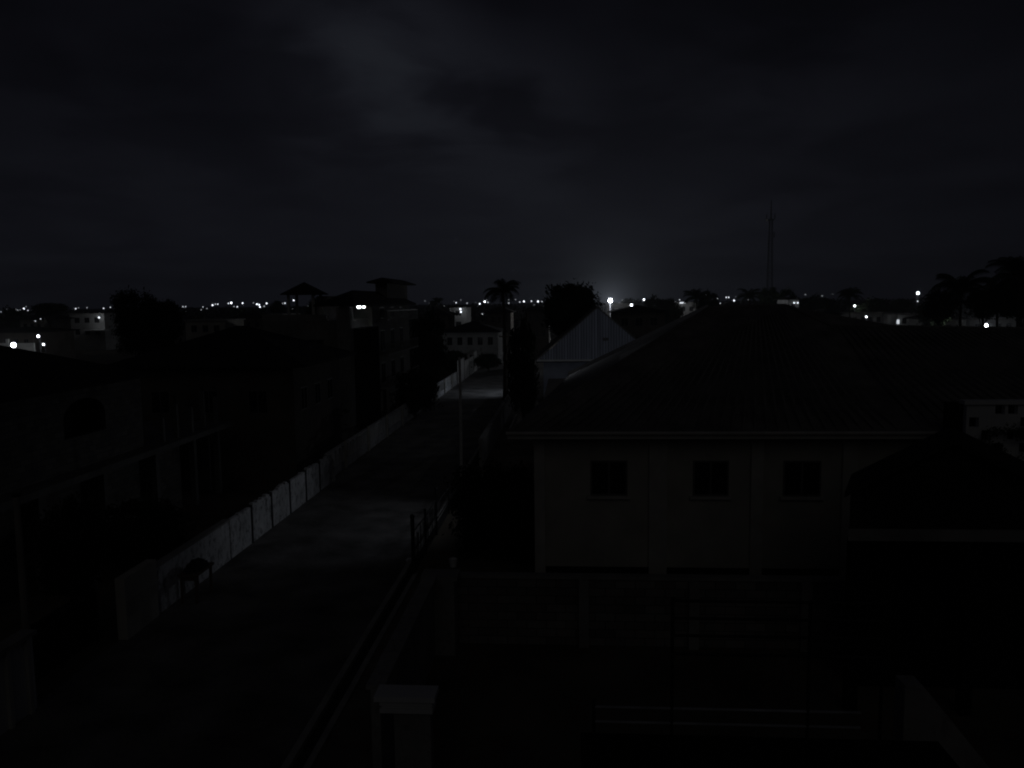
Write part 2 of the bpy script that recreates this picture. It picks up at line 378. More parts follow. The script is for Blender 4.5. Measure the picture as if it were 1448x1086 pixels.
# ------------------------------------------------------------------ house with the pale corrugated gable
G = thing('gabled_house', 'house with pale ribbed metal gable and white eave board beyond the big roof', 'house', (2.9, 84, 0))
GY = 77.0; gx0, gx1, gxa, gz0, gz1 = -2.85, 8.6, 2.85, 5.0, 9.85
MB().box(gx0 + .5, gx1 - .5, GY + 0.4, GY + 16, 0, 4.8).build('wall', mat('blue_grey_wall', (0.30, 0.32, 0.38), 0.9, 0.2, 0.8), G)
b = MB(); rib_shade = MB(); n = 44
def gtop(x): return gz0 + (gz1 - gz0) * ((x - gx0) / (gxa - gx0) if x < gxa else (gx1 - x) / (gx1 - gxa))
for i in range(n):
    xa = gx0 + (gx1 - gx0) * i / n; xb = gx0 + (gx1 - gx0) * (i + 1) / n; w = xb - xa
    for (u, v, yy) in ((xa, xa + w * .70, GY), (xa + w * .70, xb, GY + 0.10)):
        q = b if yy == GY else rib_shade
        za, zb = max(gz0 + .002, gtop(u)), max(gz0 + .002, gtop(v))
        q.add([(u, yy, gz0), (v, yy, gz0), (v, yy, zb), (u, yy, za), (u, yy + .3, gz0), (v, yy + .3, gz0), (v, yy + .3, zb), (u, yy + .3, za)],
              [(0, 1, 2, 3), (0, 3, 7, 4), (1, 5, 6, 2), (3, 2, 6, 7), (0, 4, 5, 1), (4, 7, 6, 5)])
b.build('gable_cladding', M_zinc, G); rib_shade.box(gx0 + .35, gx1 - .35, GY + .16, GY + .26, gz0 + .02, gz0 + .24); rib_shade.build('rib_shade_strips', mat('shaded_zinc', (0.20, 0.21, 0.24), 0.7, 0.5, 1.0, stretch=(3, 1, 0.3)), G)  # darker strips in the recesses paint the rib shade; a backing box joins them
b = MB(); t = 0.16
for (xa, za, xb, zb) in ((gx0 - .3, gz0 - .2, gxa, gz1), (gxa, gz1, gx1 + .3, gz0 - .2)):
    b.add([(xa, GY - .02, za + .02), (xb, GY - .02, zb + .02), (xb, GY + 16.4, zb + .02), (xa, GY + 16.4, za + .02), (xa, GY - .02, za + t), (xb, GY - .02, zb + t), (xb, GY + 16.4, zb + t), (xa, GY + 16.4, za + t)],
          [(3, 2, 1, 0), (4, 5, 6, 7), (0, 1, 5, 4), (2, 3, 7, 6), (3, 0, 4, 7), (1, 2, 6, 5)])
b.build('roof', M_roof, G)
MB().box(gx0 - .25, gx1 + .25, GY - .30, GY - .03, gz0 - .16, gz0 - .002).build('eave_board', M_white, G)
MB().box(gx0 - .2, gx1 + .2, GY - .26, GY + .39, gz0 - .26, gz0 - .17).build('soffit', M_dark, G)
for x in (-1.4, 1.0, 3.4, 5.8): window_y(G, x, x + 1.3, 1.6, 3.1, GY + 0.4)
MB().box(3.3, 3.9, GY - .05, GY - .008, 6.75, 7.05).build('vent', M_frame, G)
# its garden wall in front
Q = thing('garden_wall', 'low dark rendered garden wall in front of the pale ribbed gable', 'wall', (0, 66, 0))
MB().box(-4.5, 7, 66, 66.2, 0, 2.3).build('panel', M_grey, Q)
MB().box(-4.55, 7.05, 65.95, 66.25, 2.303, 2.40).build('coping', M_conc, Q)

# ------------------------------------------------------------------ right foreground: outbuilding, balcony, compound walls
O = thing('outbuilding', 'near outbuilding with a black gable roof in front of the big house', 'outbuilding', (10, 19, 0))
ox0, ox1, oxa, oy0, oy1 = 6.95, 12.6, 9.34, 20.0, 21.7
def skew(b):
    b.v = [(x + .42 * (y - 20.0), y, z) for x, y, z in b.v]; return b
b = MB()
b.add([(ox0, oy0, 4.82), (ox1, oy0, 4.82), (ox1, oy0, 5.45), (oxa, oy0, 6.84), (ox0, oy0, 5.62), (ox0, oy1, 4.82), (ox1, oy1, 4.82), (ox1, oy1, 5.45), (oxa, oy1, 6.84), (ox0, oy1, 5.62)],
      [(0, 1, 2, 3, 4), (9, 8, 7, 6, 5), (0, 4, 9, 5), (1, 6, 7, 2), (5, 6, 1, 0)])
skew(b); b.build('gable_wall', mat('charcoal_boards', (0.02, 0.02, 0.02), 0.9, 0.3, 2.0, stretch=(4, 1, 0.3)), O)
b = MB()
for (xa, za, xb, zb) in ((ox0 - .12, 5.66, oxa, 6.97), (oxa, 6.97, ox1 + .3, 5.22)):
    b.add([(xa, oy0 - .25, za), (xb, oy0 - .25, zb), (xb, oy1 + .2, zb), (xa, oy1 + .2, za), (xa, oy0 - .25, za + .12), (xb, oy0 - .25, zb + .12), (xb, oy1 + .2, zb + .12), (xa, oy1 + .2, za + .12)],
          [(3, 2, 1, 0), (4, 5, 6, 7), (0, 1, 5, 4), (2, 3, 7, 6), (3, 0, 4, 7), (1, 2, 6, 5)])
skew(b); b.build('roof', M_roof2, O)
skew(MB().box(ox0 - .02, ox1 + .02, oy0 - .06, oy1, 4.52, 4.815)).build('ring_beam', M_conc, O)
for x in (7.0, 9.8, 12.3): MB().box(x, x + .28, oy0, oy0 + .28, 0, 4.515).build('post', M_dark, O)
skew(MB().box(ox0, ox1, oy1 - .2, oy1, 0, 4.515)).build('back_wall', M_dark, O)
# pale balcony front with openings at the right edge
BL = thing('balcony_block', 'pale balcony front with pierced blockwork at the right edge beyond the black gable', 'balcony', (13.6, 24.3, 0))
b = MB(); bx0, bx1, by = 11.7, 17.5, 24.3
nc, nr = 16, 6; r_ = random.Random(4); cw = (bx1 - bx0) / nc; z0, z1 = 5.05, 7.35; ch = (z1 - z0) / nr
for j in range(nr):
    for i in range(nc):
        xa, za = bx0 + i * cw, z0 + j * ch
        if r_.random() < .42:
            b.box(xa, xa + cw - .002, by, by + .18, za, za + ch - .002)
        else:
            b.box(xa, xa + .09, by, by + .18, za, za + ch - .002).box(xa + .092, xa + cw - .002, by, by + .18, za, za + .09)
b.build('pierced_screen', M_white, BL)
MB().box(bx0 - .1, bx1 + .1, by - .08, by + .26, 7.352, 7.47).build('coping', M_white, BL)
MB().box(bx0, bx1, by + .0, by + 1.9, 4.7, 5.048).build('slab', M_conc, BL)
MB().box(bx0 + .2, bx1, by + 1.7, by + 1.88, 5.05, 7.2).build('back_wall', M_dark, BL)
for x in (bx0 + .1, bx0 + 3): MB().box(x, x + .3, by + .1, by + .4, 0, 4.697).build('column', M_conc, BL)

CW = thing('compound_wall', 'block wall crossing the yard in front of the big cream house', 'wall', (2, 23.8, 0))
MB().box(-4.25, 13.5, 23.8, 24.0, 0, 2.1).build('panel', M_bigblock, CW)
MB().box(-4.3, 13.5, 23.74, 24.06, 2.103, 2.20).build('coping', M_conc, CW)
for x in (0.3, 3.6, 6.9): MB().box(x, x + .3, 23.62, 23.797, 0, 2.1).build('pier', M_conc, CW)
RW = thing('road_wall', 'rendered wall with pale coping running along the drain from the capped pillar', 'wall', (-4, 19, 0))
MB().box(-4.2, -4.0, 16.0, 22.9, 0, 2.38).build('panel', M_grey, RW)
MB().box(-4.3, -3.9, 16.0, 22.9, 2.383, 2.48).build('coping', M_grey, RW)
PR = thing('wall_pier', 'square grey pier where the roadside wall meets the cross wall', 'pillar', (-3.9, 23.3, 0))
MB().box(-4.32, -3.4, 22.92, 23.6, 0, 2.3).build('shaft', M_grey, PR)
MB().box(-4.4, -3.3, 22.903, 23.62, 2.303, 2.43).build('cap', M_conc, PR)
GP = thing('gate_pillar', 'stout gate pillar with a wide moulded pale cap at the bottom of the picture', 'pillar', (-3.35, 15.5, 0))
MB().box(-3.62, -2.86, 15.6, 15.88, 0, 2.127).build('shaft', M_grey, GP)
b = MB().box(-4.0, -2.74, 15.46, 16.0, 2.40, 2.51).box(-3.90, -2.80, 15.52, 15.95, 2.29, 2.397).box(-3.86, -2.82, 15.56, 15.92, 2.23, 2.287).box(-3.90, -2.80, 15.52, 15.95, 2.13, 2.227)
b.build('cap', M_white, GP)

# our own lower terrace
T = thing('terrace', 'lower terrace with a black barred railing above two shiny steel pipes', 'terrace', (1.6, 5.5, 0))
MB().box(0.1, 3.3, 2.6, 7.10, 6.33, 6.53).build('slab', M_dark, T)
for x in (0.4, 2.9): MB().box(x, x + .25, 6.2, 6.45, 0, 6.327).build('column', M_conc, T)
for z in (6.835, 6.695): MB().tube([(0.22, 7.0, z), (2.58, 7.0, z)], 0.013, 10).build('pipe_rail', mat('pipe_paint', (.34, .34, .35), .35, .5, 3.0, spec=.6), T)
for z in (7.84, 7.68, 7.52, 7.35): MB().tube([(0.92, 7.0, z), (2.75, 7.0, z)], 0.014, 8).build('rail', M_iron, T)
for x in (0.22, 0.92, 2.12, 2.75): MB().tube([(x, 7.0, 6.53), (x, 7.0, 7.86 if x > .5 else 6.9)], 0.016, 8).build('rail_post', M_iron, T)
S = thing('stair_parapet', 'pale plastered stair parapet with a steep sloping top in the bottom right corner', 'parapet', (3.7, 8, 0))
b = MB().add([(3.38, 8.0, 0), (4.6, 8.0, 0), (4.6, 8.0, 5.3), (3.56, 8.0, 6.60), (3.38, 8.0, 6.60), (3.38, 8.25, 0), (4.6, 8.25, 0), (4.6, 8.25, 5.3), (3.56, 8.25, 6.60), (3.38, 8.25, 6.60)],
             [(0, 1, 2, 3, 4), (9, 8, 7, 6, 5), (0, 4, 9, 5), (4, 3, 8, 9), (3, 2, 7, 8), (1, 6, 7, 2)])
b.build('wall', M_grey, S)
MB().box(3.36, 3.53, 7.96, 7.998, 0, 6.58).build('edge_strip', M_conc, S)

# black steel fence by the verge
FN = thing('steel_fence', 'black steel fence of uneven posts and bars beside the road drain', 'fence', (-6.1, 34, 0))
for (y, h, r) in ((29.9, 2.35, .075), (32.6, 1.9, .045), (35.4, 2.15, .05), (39.2, 1.55, .045), (42.5, 1.5, .045)):
    MB().tube([(-6.0, y, 0), (-6.0, y, h)], r, 8).ball((-6.0, y, h), r * 1.3, 8, 5).build('post', M_iron, FN)
for (ya, yb, za, zb) in ((29.95, 35.4, 1.72, 1.62), (29.95, 35.4, .95, .9), (35.4, 42.5, 1.4, 1.3), (35.4, 42.5, .7, .65)):
    MB().tube([(-6.0, ya, za), (-6.0, (ya + yb) / 2, (za + zb) / 2 - .05), (-6.0, yb, zb)], .028, 6).build('rail', M_iron, FN)
b = MB(); r_ = random.Random(8); y = 30.2
while y < 35.2:
    b.tube([(-6.0, y, .12), (-6.0 + r_.uniform(-.03, .03), y + r_.uniform(-.06, .06), 1.55 + r_.uniform(-.2, .12))], .012, 5); y += .2
b.build('bars', M_iron, FN)

# ------------------------------------------------------------------ left roadside walls
WX = -14.1
L1 = thing('stained_wall', 'white roadside wall stained black, divided by dark posts, the brightest length on the left', 'wall', (WX, 38, 0))
b = MB()
ys = [31.6, 33.9, 36.3, 38.8, 41.3, 43.7, 46.2]
for a, c in zip(ys[:-1], ys[1:]): b.box(WX - .1, WX + .1, a + .06, c - .06, 0, 1.60 + .05 * math.sin(a * 7))
b.build('panel', M_whitest, L1)
for y in ys[1:-1]: MB().box(WX - .08, WX + .15, y - .057, y + .057, 0, 1.74).build('post', mat('dark_post', (0.07, 0.07, 0.07), 0.9, 0.3, 2), L1)
MB().box(WX - .14, WX + .19, 46.14, 46.42, 0, 1.72).build('end_post', M_whitest, L1)
r_ = random.Random(6); b = MB(); y = 31.8
while y < 46:
    if r_.random() < .45 and min(abs(y + .1 - q) for q in ys) > .25: b.box(WX - .085, WX + .085, y, y + .22, 1.663, 1.663 + r_.uniform(.03, .11))
    y += .26
b.box(WX - .05, WX + .05, 31.7, 46.1, 1.45, 1.662); b.build('broken_top_course', M_whitest, L1)
L2 = thing('grey_wall', 'grey rendered roadside wall behind the wooden table, between gate and stained wall', 'wall', (WX, 28, 0))
MB().box(WX - .1, WX + .1, 25.6, 31.55, 0, 1.66).build('panel', M_whitest, L2)
MB().box(WX - .14, WX + .14, 25.6, 31.55, 1.663, 1.74).build('coping', M_conc, L2)
L3 = thing('gate_end_wall', 'short cream wall end with a capped pillar beside the black gate', 'wall', (WX, 24.5, 0))
MB().box(WX - .16, WX + .16, 23.6, 25.55, 0, 2.0).build('panel', M_plaster, L3)
b = MB().box(-15.5, -15.05, 23.5, 23.95, 0, 1.95); b.build('pillar', M_conc, L3)
MB().box(-15.6, -14.95, 23.4, 24.05, 1.953, 2.12).ball((-15.28, 23.72, 2.24), .14).build('pillar_cap', M_conc, L3)
L4 = thing('gate_wall', 'nearest white wall stub with two upright ribs at the left edge', 'wall', (WX, 17.5, 0))
MB().box(WX - .1, WX + .1, 8, 19.3, 0, 2.05).build('panel', M_white, L4)
for y in (18.2, 18.95): MB().box(WX + .103, WX + .2, y, y + .13, 0, 2.05).build('rib', M_trim, L4)
MB().box(WX - .18, WX + .24, 8, 19.3, 2.053, 2.16).build('coping', M_conc, L4)
GT = thing('gate', 'black sheet metal gate standing shut in the opening of the left roadside wall', 'gate', (-14.6, 21.5, 0))
for (a, c) in ((19.75, 21.6), (21.63, 23.48)):
    MB().box(-14.92, -14.88, a, c, .08, 1.75).build('leaf', M_iron, GT)
    b = MB()
    for y in (a, c - .06): b.box(-14.875, -14.82, y, y + .06, .05, 1.82)
    for z in (.3, 1.05, 1.7): b.box(-14.874, -14.83, a + .062, c - .062, z, z + .05)
    b.build('leaf_frame', M_iron, GT)
UP = thing('lamp_pole', 'slim pale pole rising beside the gate opening at the left edge', 'pole', (-14.35, 19.65, 0))
MB().tube([(-14.4, 19.65, 0), (-14.4, 19.65, 5.6)], .11, 10, .085).build('shaft', M_polew, UP)
MB().box(-14.47, -14.33, 19.58, 19.72, 5.603, 5.7).build('cap', M_iron, UP)

# balustraded wall beyond, then the white walls at the far end
L5 = thing('balustrade_wall', 'long low roadside wall with pale upright balusters leading to the far end', 'wall', (WX - .3, 72, 0))
MB().box(WX - .45, WX - .25, 46.5, 103, 0, .55).build('base', M_whitest, L5)
MB().box(WX - .47, WX - .23, 46.5, 103, 1.52, 1.62).build('rail', M_whitest, L5)
b = MB(); y = 46.8; r_ = random.Random(2)
while y < 102.8:
    w = .22 if r_.random() < .75 else .5
    b.box(WX - .42, WX - .28, y, y + w, .553, 1.517); y += w + r_.uniform(.3, .55)
b.build('balusters', M_white, L5)
for y in range(50, 103, 6): MB().box(WX - .228, WX - .12, y, y + .3, 0, 1.8).build('post', M_plaster, L5)
L6 = thing('far_wall', 'white wall panels standing at the lit far end of the road', 'wall', (WX - .2, 125, 0))
b = MB(); y = 104.0; k = 0
while y < 172:
    b.box(WX - .3, WX - .1, y, y + 5.2, 0, 3.0 if k % 3 == 0 else 2.5); y += 5.6; k += 1
b.build('panel', M_white, L6)
for i in range(12): MB().box(WX - .32, WX - .05, 109.23 + i * 5.6, 109.57 + i * 5.6, 0, 3.1).build('post', M_conc, L6)
# neighbour's roadside wall on the right of the road
L7 = thing('right_roadside_wall', 'low dark wall following the right side of the road past the poles', 'wall', (-5.6, 70, 0))
MB().box(-5.7, -5.5, 50.5, 110, 0, 1.7).build('panel', M_grey, L7)
MB().box(-5.75, -5.45, 50.5, 110, 1.703, 1.8).build('coping', M_conc, L7)
GL = thing('gate_lamp_post', 'small gate post topped by a tiny white lamp beside the utility pole', 'gate post', (-5.6, 50.2, 0))
p = atY(660, 662, 50.2)
MB().box(p.x - .2, p.x + .2, 50.0, 50.4, 0, p.z - .16).build('shaft', M_conc, GL)
MB().box(p.x - .27, p.x + .27, 49.95, 50.45, p.z - .157, p.z - .08).build('cap', M_trim, GL)
MB().ball((p.x, 50.2, p.z), .045).build('bulb', glowmat('small_glow', 1.2), GL)
lamp('gate_glow', (p.x, 49.9, p.z + .12), .05)
q = atY(690, 674, 47)
LS = thing('low_slab', 'low pale slab lying by the dark hedge near the gate lamp', 'slab', (q.x, 47, 0))
MB().box(q.x - 1.0, q.x + .9, 46.6, 47.4, 0, q.z - .06).build('base', M_conc, LS)
MB().box(q.x - 1.1, q.x + 1.0, 46.5, 47.5, q.z - .057, q.z + .05).build('top', M_trim, LS)

# poles by the road
def pole(px, Y, ptop, label, h_arm=None, r=.13, m=None):
    g = atY(px, 600, Y); t = thing('utility_pole', label, 'pole', (g.x, Y, 0), 'utility poles along the road')
    z = atY(px, ptop, Y).z
    MB().tube([(g.x, Y, 0), (g.x + .03, Y, z * .5), (g.x + .02, Y, z)], r, 10, r * .75).build('shaft', m or M_polew, t)
    if h_arm:
        MB().box(g.x - .75, g.x + .75, Y - .16, Y - .1, z - .45, z - .35).build('crossarm', M_wood, t)
        for dx in (-.65, 0.3, .65): MB().tube([(g.x + dx, Y - .13, z - .347), (g.x + dx, Y - .13, z - .2)], .04, 8).build('insulator', M_white, t)
    return t, g.x, z
pole(651, 46.0, 505, 'nearer utility pole, pale concrete, standing at the road edge', r=.10, m=mat('pole_concrete', (0.62, 0.61, 0.58), .9, .2, 2))
t_, x_, z_ = pole(718, 78.0, 470, 'farther utility pole, black against the lit road below the palm', True, .16)

# market table at the left wall
TB = thing('roadside_table', 'black wooden table with goods on top standing against the grey roadside wall', 'table', (-13.4, 27.3, 0))
MB().box(-13.75, -13.05, 26.55, 28.0, 1.02, 1.10).build('table_top', M_wood, TB)
for x in (-13.7, -13.18):
    for y in (26.65, 27.82): MB().box(x, x + .08, y, y + .08, 0, 1.017).build('leg', M_wood, TB)
MB().box(-13.6, -13.2, 26.67, 26.71, .85, 1.015).build('apron', M_wood, TB)
r_ = random.Random(11); b = MB(); n = 8
for j in range(6):
    for i in range(n):
        pass
vs = []; fs = []; N1, N2 = 10, 7
for j in range(N2 + 1):
    for i in range(N1):
        a = 6.28318 * i / N1; e = j / N2
        rr = math.sin(math.pi * (0.08 + .9 * e) * .5 + .0) if False else math.cos(e * math.pi / 2)
        vs.append((-13.4 + .33 * rr * math.cos(a) * r_.uniform(.85, 1.1), 27.3 + .66 * rr * math.sin(a) * r_.uniform(.85, 1.1), 1.105 + .34 * math.sin(e * math.pi / 2) * r_.uniform(.8, 1.1)))
for j in range(N2):
    for i in range(N1): fs.append((j * N1 + i, j * N1 + (i + 1) % N1, (j + 1) * N1 + (i + 1) % N1, (j + 1) * N1 + i))
tag(MB().add(vs, fs).build('covered_bundle', mat('dark_tarp', (0.02, 0.02, 0.022), .8, .3, 3), None, True), 'lumpy dark bundle under a tarpaulin lying on the roadside table', 'bundle')
# small pale things near the fence
p = atY(578, 766, 31.5)
vs = []; r_ = random.Random(3)
b = MB().ball((p.x, 31.5, .09), .14, 8, 6, .6)
b.v = [(x + r_.uniform(-.04, .04), y + r_.uniform(-.04, .04), max(.03, z + r_.uniform(-.03, .03))) for x, y, z in b.v]
tag(b.build('plastic_bag', M_plastic), 'scrap of white plastic bag lying on the road beside the tallest fence post', 'litter')
p = atY(641, 799, 31.0)
BK = thing('bucket', 'small white plastic bucket standing in the dark yard behind the steel fence', 'bucket', (p.x, 31.0, 0))
b = MB(); n = 14; rings = [(.13, 0), (.17, .30), (.185, .30), (.185, .33), (.155, .33), (.12, .03)]
vs = [(p.x + r * math.cos(6.28318 * k / n), 31.0 + r * math.sin(6.28318 * k / n), z + .01) for r, z in rings for k in range(n)]
fs = [(j * n + k, j * n + (k + 1) % n, (j + 1) * n + (k + 1) % n, (j + 1) * n + k) for j in range(len(rings) - 1) for k in range(n)] + [tuple(range(n))[::-1], tuple((len(rings) - 1) * n + k for k in range(n))]
b.add(vs, fs).build('tub', M_plastic, BK)
MB().tube([(p.x - .17, 31, .32), (p.x - .12, 30.93, .46), (p.x, 30.9, .5), (p.x + .12, 30.93, .46), (p.x + .17, 31, .32)], .008, 5).build('handle', M_iron, BK)

# ------------------------------------------------------------------ unfinished house on the left
M_old = mat('weathered_concrete', (0.17, 0.165, 0.155), 0.93, 0.3, 0.9, stain=0.4)
M_aged = mat('aged_plaster', (0.25, 0.24, 0.22), 0.92, 0.25, 0.7, stain=0.3)
U = thing('unfinished_house', 'unfinished house with dark arched opening and bare columns behind the left wall', 'house', (-24, 33, 0))
ux, y0, y1, y2 = -20.0, 24.5, 36.2, 44.0
# wall facing the road with an arched opening (outline cut into quads round the arch)
b = MB(); ya, yb, za, zs = 30.3, 33.2, 5.25, 6.05; yc, rr = (ya + yb) / 2, (yb - ya) / 2
b.box(ux - .25, ux, y0, ya, 3.95, 7.25).box(ux - .25, ux, yb, y1, 3.95, 7.25).box(ux - .25, ux, ya, yb, 3.95, za)
n = 10
for i in range(n):
    a0, a1 = math.pi * (1 - i / n), math.pi * (1 - (i + 1) / n)
    p0, p1 = (yc + rr * math.cos(a0), zs + .72 * math.sin(a0)), (yc + rr * math.cos(a1), zs + .72 * math.sin(a1))
    b.add([(ux, p0[0], p0[1]), (ux, p1[0], p1[1]), (ux, p1[0], 7.25), (ux, p0[0], 7.25), (ux - .25, p0[0], p0[1]), (ux - .25, p1[0], p1[1]), (ux - .25, p1[0], 7.25), (ux - .25, p0[0], 7.25)],
          [(0, 1, 2, 3), (7, 6, 5, 4), (0, 4, 5, 1), (3, 2, 6, 7)])
b.box(ux - 9, ux - .252, y0, y0 + .25, 3.95, 7.25).box(ux - 9, ux - .252, y1 - .25, y1, 3.95, 7.25).box(ux - 9.25, ux - 9.002, y0, y1, 3.95, 7.25)
b.build('upper_wall', M_block, U)
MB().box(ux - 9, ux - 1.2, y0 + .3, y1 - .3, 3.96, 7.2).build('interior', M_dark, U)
MB().box(ux - 9.3, ux + .9, y0 - .2, y2 + .3, 3.68, 3.945).build('floor_slab', M_old, U)
b = MB()
for (a, c) in ((y0, 27.4), (28.6, 31.4), (33.2, 36.0), (37.6, 40.0)): b.box(ux - .4, ux - .2, a, c, 0, 3.675)
b.box(ux - 9.2, ux - 9, y0, y2, 0, 3.675).box(ux - 8.99, ux - .41, y2 - .2, y2, 0, 3.675)
b.build('lower_wall', M_block, U)
for y in (27.8, 32.0, 36.3, 40.2, 43.1): MB().box(ux + .2, ux + .48, y, y + .28, 0, 3.675).build('column', M_old, U)
for (y, h) in ((37.2, 1.2), (38.6, 1.7), (40.2, 1.3), (41.6, 2.0), (43.2, 1.5)):
    s_ = MB().box(ux + .25, ux + .45, y, y + .2, 3.948, 3.948 + h).build('starter_column', M_old, U)
    b = MB()
    for dx in (.30, .40):
        for dy in (.05, .15): b.tube([(ux + dx, y + dy, 3.95 + h), (ux + dx + .02, y + dy, 4.5 + h)], .012, 4)
    b.build('rebar', M_iron, s_)
MB().hip(ux - 9.8, ux + .5, y0 - .5, y1 + .5, 7.253, 1.9, .1).build('roof', M_roof2, U)

# dark house with the wide hip roof
DH = thing('dark_hip_house', 'low house with wide black hip roof between unfinished and tall houses', 'house', (-21, 51, 0))
MB().box(-26.5, -16.2, 46.3, 56, 0, 6.9).build('wall', mat('brown_wall', (0.13, 0.115, 0.10), .9, .3, .6), DH)
MB().hip(-27.4, -15.2, 45.4, 57, 6.9, 2.15, .15).build('roof', M_roof2, DH)
for y in (47.5, 50.2, 52.9): window_x(DH, y, y + 1.2, 4.1, 5.5, -16.2, sill=None)
for x in (-25, -22, -19): window_y(DH, x, x + 1.2, 4.1, 5.5, 46.3, sill=None)

# ------------------------------------------------------------------ tall three storey house
TH = thing('tall_house', 'three storey house with hip roof, square roof tower and lit double lamp', 'house', (-19, 73, 0))
tx0, tx1, ty0, ty1 = -24.0, -17.0, 62.0, 85.6
MB().box(tx0, tx1 - .003, ty0, ty1, 0, 9.25).build('wall', M_aged, TH)
MB().box(-18.6, tx1, 68.5, ty1, 9.253, 10.35).build('upper_wall', M_aged, TH)
MB().box(tx1 + .002, tx1 + .9, 62.9, 67.8, 0.5, 8.6).build('dark_side_box', M_dark, TH)  # near-black box standing proud of the side wall
MB().box(tx1 - .75, tx1 + .28, 60.9, 61.99, 0, 10.3).build('corner_pilaster', M_aged, TH)
MB().box(tx1 + .003, tx1 + .35, 68.0, 68.9, 0, 10.3).build('pilaster', M_aged, TH)
MB().hip(-19.4, tx1 + .75, 60.6, ty1 + .5, 10.36, 1.15, .16, 5.5).build('roof', M_roof2, TH)
tw = MB().box(-18.1, -16.98, 75.4, 85.0, 10.5, 12.45).build('tower', M_aged, TH)
MB().hip(-18.7, -16.3, 74.4, 86.6, 12.453, .42, .12).build('tower_roof', M_roof2, tw)
for k, z in enumerate((2.9, 5.9, 8.9)):
    bl = MB().box(tx1 + .003, tx1 + 1.1, 70.5, 85.0, z, z + .16).build('balcony', M_conc, TH)
    b = MB().box(tx1 + 1.02, tx1 + 1.09, 70.5, 85.0, z + .95, z + 1.03); y = 70.6
    while y < 84.9: b.box(tx1 + 1.03, tx1 + 1.08, y, y + .07, z + .163, z + .947); y += .55
    b.build('railing', M_aged if k < 2 else M_iron, bl)
    for y in (72.2, 76.4, 80.6): window_x(TH, y, y + 1.7, z + .3, z + 2.2 if k < 2 else z + 1.3, tx1 + (.0 if k < 2 else .0))
for y in (70.4, 77.5, 84.7): MB().box(tx1 + .85, tx1 + 1.12, y - .14, y + .14, 0, 2.897).build('column', M_aged, TH)
for x in (-23, -20.4): window_y(TH, x, x + 1.3, 6.3, 7.8, ty0)
MB().box(tx0, -18.8, ty0 + .01, ty0 + .2, 9.255, 9.75).build('parapet', M_conc, TH)
for (px, w_) in ((507.5, .16), (514.5, .12)):
    p = atX(px, 434, tx1 + .45)
    f_ = MB().box(p.x - .03, p.x + .03, p.y - .04, p.y + .04, p.z + .17, 10.36).build('lamp_bracket', M_iron, TH)
    MB().ball(p, w_, 10, 6, .8).build('lamp_bulb', glowmat('strong_glow', 9.0), f_)
lamp('eave_lamp', atX(508, 437, tx1 + .45), 0.12)

# gazebo on its terrace
GZ = thing('roof_gazebo', 'open gazebo with a pointed pyramid roof on the tall house terrace', 'gazebo', (-20.9, 64, 9.25))
gx, gy = -21.25, 64.2
MB().hip(gx - 1.5, gx + 1.5, gy - 1.5, gy + 1.5, 11.32, .95, .06, 1.45).build('roof', M_roof2, GZ)
for dx in (-1.0, 1.0):
    for dy in (-1.0, 1.0): MB().box(gx + dx - .09, gx + dx + .09, gy + dy - .09, gy + dy + .09, 9.253, 11.317).build('post', M_trim, GZ)
MB().box(gx + .6, -18.9, gy + 1.2, gy + 3.4, 9.253, 11.2).build('stair_hut', M_grey, GZ)
p = atY(415, 424.5, 300)

# ------------------------------------------------------------------ radio mast
MX, MY = 63.6, 260.0
MA = thing('radio_mast', 'slender lattice radio mast standing above the dark trees right of centre', 'mast', (MX, MY, 0))
def mast_section(z0, z1, w0, w1, name):
    b = MB(); n = max(2, int((z1 - z0) / 1.6))
    cs = [(-1, -1), (1, -1), (1, 1), (-1, 1)]
    def c(i, z): w = w0 + (w1 - w0) * (z - z0) / (z1 - z0); return (MX + cs[i % 4][0] * w, MY + cs[i % 4][1] * w, z)
    for i in range(4): b.tube([c(i, z0), c(i, z1)], .09, 4)
    for j in range(n):
        za, zb = z0 + (z1 - z0) * j / n, z0 + (z1 - z0) * (j + 1) / n
        for i in range(4): b.tube([c(i, za), c(i + 1, zb)], .05, 3); b.tube([c(i, zb), c(i + 1, zb)], .05, 3)
    return b.build(name, M_tower, MA)
mast_section(0, 22, 1.0, .62, 'lower_section'); mast_section(22, 35.2, .62, .42, 'upper_section')
MB().tube([(MX, MY, 35.2), (MX, MY, 41.3)], .28, 6, .14).build('top_antenna', M_tower, MA)
MB().box(MX - 1.5, MX + .8, MY - .8, MY + .8, 35.0, 35.4).build('platform', M_tower, MA)
for dx, z in ((-1.5, 35.9), (1.0, 36.2), (.9, 30.5), (-.8, 28.0)): MB().tube([(MX + dx, MY - .7, z - .9), (MX + dx, MY - .7, z + .9)], .16, 6).build('panel_antenna', M_tower, MA)
MB().box(MX - 1.75, MX - 1.25, MY - 1.2, MY - .9, 34.7, 35.3).build('pale_box', M_white, MA)

